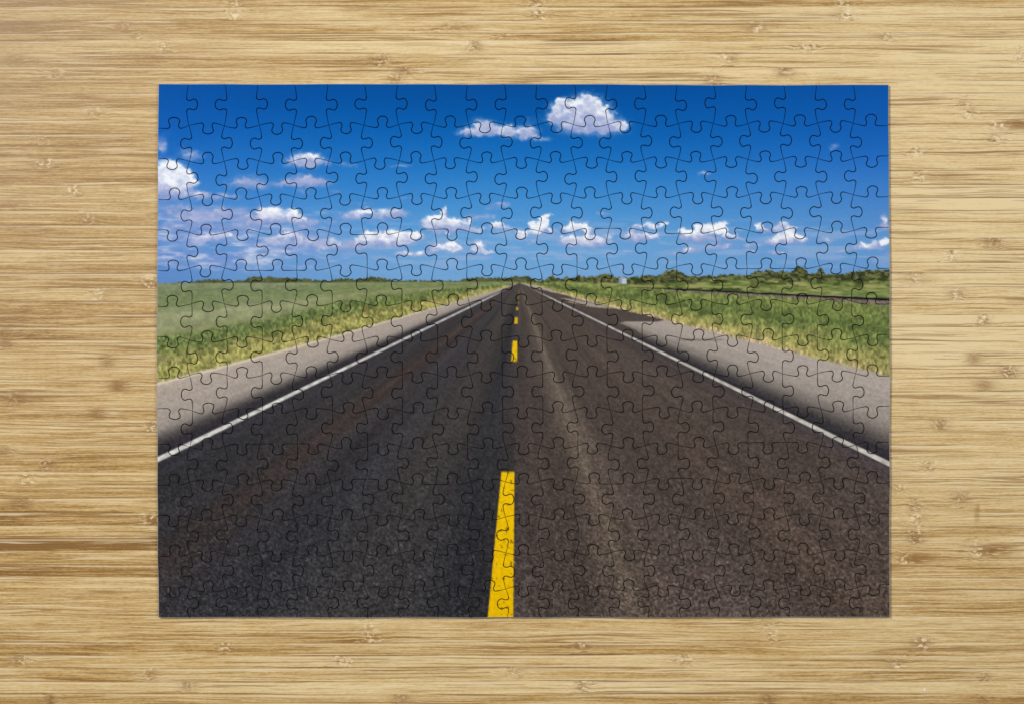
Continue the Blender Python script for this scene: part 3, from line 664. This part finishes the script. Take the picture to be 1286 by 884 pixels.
xs_f = np.arange(-60, 1350, 3.0)
XS = np.concatenate([np.arange(-1500, -60, 24), xs_f, np.arange(1350, 2850, 24)])
verts, faces, A_tone, A_seed, A_knot = [], [], [], [], []
nX = len(XS); base_i = 0
seedr = random.Random(11)
knots = np.array(KNOTS)
ixs = np.arange(nX - 1)
VV, FF, AA, BB = [], [], [], []
for si, (b0, b1) in enumerate(zip(BND[:-1], BND[1:])):
    inview = -20 < b0 < 900
    sub = 9 if inview else 3
    vv = np.linspace(0, 1, sub)
    sd = seedr.random()
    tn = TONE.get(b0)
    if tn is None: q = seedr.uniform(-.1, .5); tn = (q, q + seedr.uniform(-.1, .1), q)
    tone = np.interp(XS, [0, 640, 1286], tn) * 1.15 + (vn(XS / 130, np.full(nX, si * 3.7), 5) - .5) * .44 + .52 * np.clip(1 - XS / 420, 0, 1) * (b0 < 420) + .18 * np.clip(1 - XS / 420, 0, 1) * (b0 >= 420) - .30 * np.clip((XS - 850) / 330, 0, 1) * np.clip((760 - b0) / 300, 0, 1)  # left darkened, right lightened: uneven light put into the wood tone
    ph = seedr.uniform(0, 6)
    e0 = b0 + (vn(XS / 210, np.full(nX, BND.index(b0) * 5.3), 8) - .5) * 2.4
    e1 = b1 + (vn(XS / 210, np.full(nX, BND.index(b1) * 5.3), 8) - .5) * 2.4
    X2 = np.broadcast_to(XS, (sub, nX)); Y2 = e0[None] + (e1 - e0)[None] * vv[:, None]
    light = np.zeros((sub, nX)); stain = np.zeros((sub, nX)); stir = np.zeros((sub, nX)); kx = np.full((sub, nX), 999.0)
    for (px, py, li, stn, off, wd, sr) in knots[(knots[:, 1] > b0 - 1) & (knots[:, 1] <= b1 + 1)]:
        dyk = (Y2 - py) / 8.5
        fy = np.exp(-dyk ** 4)
        light = np.maximum(light, li * np.exp(-((X2 - px) / 9.5) ** 2) * fy)
        stain = np.maximum(stain, stn * np.exp(-((X2 - px - off) / wd) ** 2) * fy)
        stir = np.maximum(stir, sr * np.exp(-((X2 - px) / 22) ** 2))
    cold = np.clip(1 - X2 / 420, 0, 1) * np.clip(1 - Y2 / 620, 0, 1)
    VV.append(np.stack([wx(X2), wy(Y2), np.zeros_like(X2)], -1).reshape(-1, 3))
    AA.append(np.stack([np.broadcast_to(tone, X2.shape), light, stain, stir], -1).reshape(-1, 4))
    BB.append(np.stack([np.full_like(X2, sd), np.broadcast_to(vv[:, None], X2.shape), (b1 - b0) / 16.5 + 0 * X2, cold], -1).reshape(-1, 4))
    for q in range(sub - 1):
        a = base_i + q * nX + ixs
        FF.append(np.stack([a, a + nX, a + nX + 1, a + 1], 1))
    base_i += sub * nX
VV = np.concatenate(VV); FF = np.concatenate(FF); AA = np.concatenate(AA); BB = np.concatenate(BB)
me = bpy.data.meshes.new('tabletop')
me.vertices.add(len(VV)); me.vertices.foreach_set('co', VV.astype(np.float32).ravel())
me.loops.add(len(FF) * 4); me.loops.foreach_set('vertex_index', FF.astype(np.int32).ravel())
me.polygons.add(len(FF)); me.polygons.foreach_set('loop_start', (np.arange(len(FF)) * 4).astype(np.int32))
me.update(calc_edges=True); me.validate()
for nm, arr in (('cane', AA), ('strip', BB)):
    at = me.color_attributes.new(nm, 'FLOAT_COLOR', 'POINT'); at.data.foreach_set('color', arr.astype(np.float32).ravel())
tab = bpy.data.objects.new('tabletop', me); sc.collection.objects.link(tab)
tab['kind'] = 'structure'; tab['label'] = 'bamboo tabletop of long glued strips with knots'; tab['category'] = 'tabletop'

mat_b, nt, bs = nodes_of('bamboo'); g = G(nt)
cane = g.attr('cane'); strip = g.attr('strip')
s1 = g.new('ShaderNodeSeparateColor'); nt.links.new(cane.outputs['Color'], s1.inputs[0])
s2 = g.new('ShaderNodeSeparateColor'); nt.links.new(strip.outputs['Color'], s2.inputs[0])
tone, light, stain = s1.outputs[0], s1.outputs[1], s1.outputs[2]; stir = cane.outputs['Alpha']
seed, sv, sw, cold = s2.outputs[0], s2.outputs[1], s2.outputs[2], strip.outputs['Alpha']
pos = g.new('ShaderNodeSeparateXYZ'); nt.links.new(g.new('ShaderNodeNewGeometry').outputs['Position'], pos.inputs[0])
px = g.m('MULTIPLY', pos.outputs[0], 1 / MM); py = g.m('MULTIPLY', pos.outputs[1], 1 / MM)      # plan units
zz = g.m('MULTIPLY', seed, 61.0)
# fibres are stirred round the nodes and wander slowly along the cane
w1 = g.noise(g.xyz(g.m('MULTIPLY', px, 1 / 16.), g.m('MULTIPLY', py, 1 / 7.), zz), 1.0, 2.0)
w2 = g.noise(g.xyz(g.m('MULTIPLY', px, 1 / 170.), g.m('MULTIPLY', py, 1 / 22.), zz), 1.0, 1.0)
yy = g.m('ADD', py, g.m('MULTIPLY', g.m('SUBTRACT', w1, .5), g.m('MULTIPLY_ADD', stir, 9.0, .8)))
yy = g.m('ADD', yy, g.m('MULTIPLY', g.m('SUBTRACT', w2, .5), 9.0))
def fib(lx, ly, det, zo): return g.noise(g.xyz(g.m('MULTIPLY', px, 1 / lx), g.m('MULTIPLY', yy, 1 / ly), g.m('ADD', zz, zo)), 1.0, det, .55)
fA = fib(190., 3.4, 4.0, 0.0); fB = fib(78., 1.5, 2.0, 7.3); fC = fib(26., 1.0, 1.0, 3.1); fD = fib(330., 2.1, 1.0, 11.9); fE = fib(120., 1.9, 1.0, 23.0)
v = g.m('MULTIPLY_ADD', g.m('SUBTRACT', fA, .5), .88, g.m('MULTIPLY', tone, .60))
v = g.m('MULTIPLY_ADD', g.m('SUBTRACT', fB, .5), .72, v)
v = g.m('MULTIPLY_ADD', g.m('SUBTRACT', fC, .5), .50, v)
fF = g.noise(g.xyz(g.m('MULTIPLY', px, 1 / 7.), g.m('MULTIPLY', yy, 1 / 1.3), zz), 1.0, 2.0, .7)
v = g.m('MULTIPLY_ADD', g.m('SUBTRACT', fF, .5), .85, v)
v = g.m('ADD', v, .27)
rampn = g.new('ShaderNodeValToRGB'); g.put(rampn.inputs[0], v)
cr = rampn.color_ramp
cr.elements[0].position = 0.0; cr.elements[0].color = srgb(224, 201, 153) + (1,)
cr.elements[1].position = 1.0; cr.elements[1].color = srgb(132, 94, 40) + (1,)
for p_, c_ in ((.25, (212, 185, 134)), (.5, (195, 164, 108)), (.75, (172, 135, 74))):
    e = cr.elements.new(p_); e.color = srgb(*c_) + (1,)
colr = rampn.outputs[0]
# thin dark fibre lines, in clusters
clus = g.noise(g.xyz(g.m('MULTIPLY', px, 1 / 190.), g.m('MULTIPLY', py, 1 / 9.), zz), 1.0, 1.0)
dl = g.m('MULTIPLY', g.step(g.m('MULTIPLY_ADD', g.m('SUBTRACT', clus, .5), .40, fD), .61, .655), .55)
colr = g.mixc(dl, colr, srgb(122, 80, 22))
fG = fib(80., 1.5, 1.0, 31.0)
colr = g.mixc(g.m('MULTIPLY', g.step(g.m('MULTIPLY_ADD', g.m('SUBTRACT', clus, .5), .5, fG), .62, .67), .5), colr, srgb(130, 88, 30))
ll = g.m('MULTIPLY', g.step(fE, .61, .66), .6)
colr = g.mixc(ll, colr, srgb(226, 205, 164))
# glue seams between the strips, open in places, with a pale halo painted beside the dark line
ed = g.m('MULTIPLY', g.m('MINIMUM', sv, g.m('SUBTRACT', 1.0, sv)), g.m('MULTIPLY', sw, 16.5))
sn = g.noise(g.xyz(g.m('MULTIPLY', px, 1 / 170.), g.m('MULTIPLY', zz, 3.0), 0.0), 1.0, 3.0)
open_ = g.step(sn, .44, .66)
seam = g.m('MULTIPLY', g.m('SUBTRACT', 1.0, g.step(ed, .25, 1.2)), open_)
edge_halo = g.m('MULTIPLY', g.m('MULTIPLY', g.step(sv, .06, .12), g.m('SUBTRACT', 1.0, g.step(sv, .14, .26))), g.step(sn, .40, .55))  # bright halo along the seam, put into the colour
colr = g.mixc(g.m('MULTIPLY', edge_halo, .6), colr, srgb(226, 207, 168))
colr = g.mixc(g.m('MULTIPLY', seam, .8), colr, srgb(104, 66, 18))
# nodes: brown stain with streaky ends, pale broken squiggles
sm = g.m('MULTIPLY', stain, g.step(g.m('MULTIPLY_ADD', fB, .5, g.m('MULTIPLY', fib(14., 2.6, 2.0, 41.0), .7)), .34, .60), clamp=True)
colr = g.mixc(g.m('MULTIPLY', sm, .9), colr, srgb(132, 88, 26))
q1 = g.noise(g.xyz(g.m('MULTIPLY', px, 1 / 5.0), g.m('MULTIPLY', yy, 1 / 2.9), zz), 1.0, 2.0)
pl = g.m('MULTIPLY', light, g.step(q1, .52, .62))
dk = g.m('MULTIPLY', light, g.m('SUBTRACT', 1.0, g.step(q1, .34, .42)))
colr = g.mixc(g.m('MULTIPLY', pl, .85), colr, srgb(240, 222, 186))
colr = g.mixc(g.m('MULTIPLY', dk, .62), colr, srgb(130, 94, 44))
# pores and the paler, greyer corner
po = g.m('MULTIPLY', g.step(g.noise(g.xyz(g.m('MULTIPLY', px, 1 / 2.4), g.m('MULTIPLY', py, 1 / 1.2), 0.0), 1.0, 1.0), .66, .76), .16)
colr = g.mixc(po, colr, srgb(232, 214, 180))
colr = g.mixc(g.m('MULTIPLY', cold, .34), colr, srgb(186, 165, 136))
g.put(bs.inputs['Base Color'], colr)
bs.inputs['Roughness'].default_value = .52
bs.inputs['Specular IOR Level'].default_value = .3
hgt = g.m('MULTIPLY_ADD', seam, -1.2, g.m('MULTIPLY_ADD', fB, .7, g.m('MULTIPLY', pl, .9)))
bmp = g.new('ShaderNodeBump'); bmp.inputs['Strength'].default_value = .28; bmp.inputs['Distance'].default_value = .0003
g.put(bmp.inputs['Height'], hgt); nt.links.new(bmp.outputs[0], bs.inputs['Normal'])
me.materials.append(mat_b)

# ------------------------------------------------------------------ a white speck on the table
import bmesh
bm = bmesh.new(); bmesh.ops.create_icosphere(bm, subdivisions=3, radius=1.0)
for v_ in bm.verts:
    v_.co *= 1 + .12 * math.sin(v_.co.x * 4 + v_.co.y * 3); v_.co.x *= .00062; v_.co.y *= .00058; v_.co.z = max(v_.co.z, -.2) * .0004 + .00008
me2 = bpy.data.meshes.new('speck'); bm.to_mesh(me2); bm.free()
for p_ in me2.polygons: p_.use_smooth = True
mw, nt, bs = nodes_of('white_crumb'); g = G(nt)
g.put(bs.inputs['Base Color'], g.mixc(g.noise(g.new('ShaderNodeNewGeometry').outputs['Position'], 4000), (.8, .8, .8), (.92, .92, .92)))
me2.materials.append(mw)
sp = bpy.data.objects.new('speck', me2); sc.collection.objects.link(sp); sp.location = (wx(1162.6), wy(866.6), 0)
sp['label'] = 'tiny white speck on the bamboo below the puzzle'; sp['category'] = 'speck'

# ------------------------------------------------------------------ light
def area(name, loc, target, size, power, col):
    l = bpy.data.lights.new(name, 'AREA'); l.shape = 'RECTANGLE'; l.size, l.size_y = size; l.energy = power; l.color = col
    o = bpy.data.objects.new(name, l); sc.collection.objects.link(o); o.location = loc
    o.rotation_euler = (Vector(target) - Vector(loc)).to_track_quat('-Z', 'Y').to_euler()
    return o
area('key_lamp', (-.82, .56, 1.7), (0, 0, 0), (.4, .4), 26, (1, .985, .96))  # unseen soft key, placed to suit the shadow direction
area('fill_lamp', (0.95, 0.25, 2.1), (0.1, 0, 0), (1.6, 1.6), 24.5, (1, .99, .97))  # added broad overhead fill, shifted right to brighten that side
w = bpy.data.worlds.new('World'); sc.world = w; w.use_nodes = True
bg = w.node_tree.nodes['Background']; bg.inputs[0].default_value = (.9, .95, 1, 1); bg.inputs[1].default_value = .10

# ------------------------------------------------------------------ camera and view
cam = bpy.data.cameras.new('camera'); co = bpy.data.objects.new('camera', cam); sc.collection.objects.link(co)
DIST = 1.1
co.location = (0, 0, THICK + DIST); co.rotation_euler = (0, 0, 0)
cam.sensor_fit = 'HORIZONTAL'; cam.sensor_width = 36; cam.lens = 36 * DIST / (1286 * MM)
cam.clip_start = .01; cam.clip_end = 100
sc.camera = co
sc.view_settings.view_transform = 'Standard'; sc.view_settings.look = 'None'; sc.view_settings.exposure = 0; sc.view_settings.gamma = 1
sc.view_settings.use_curve_mapping = False
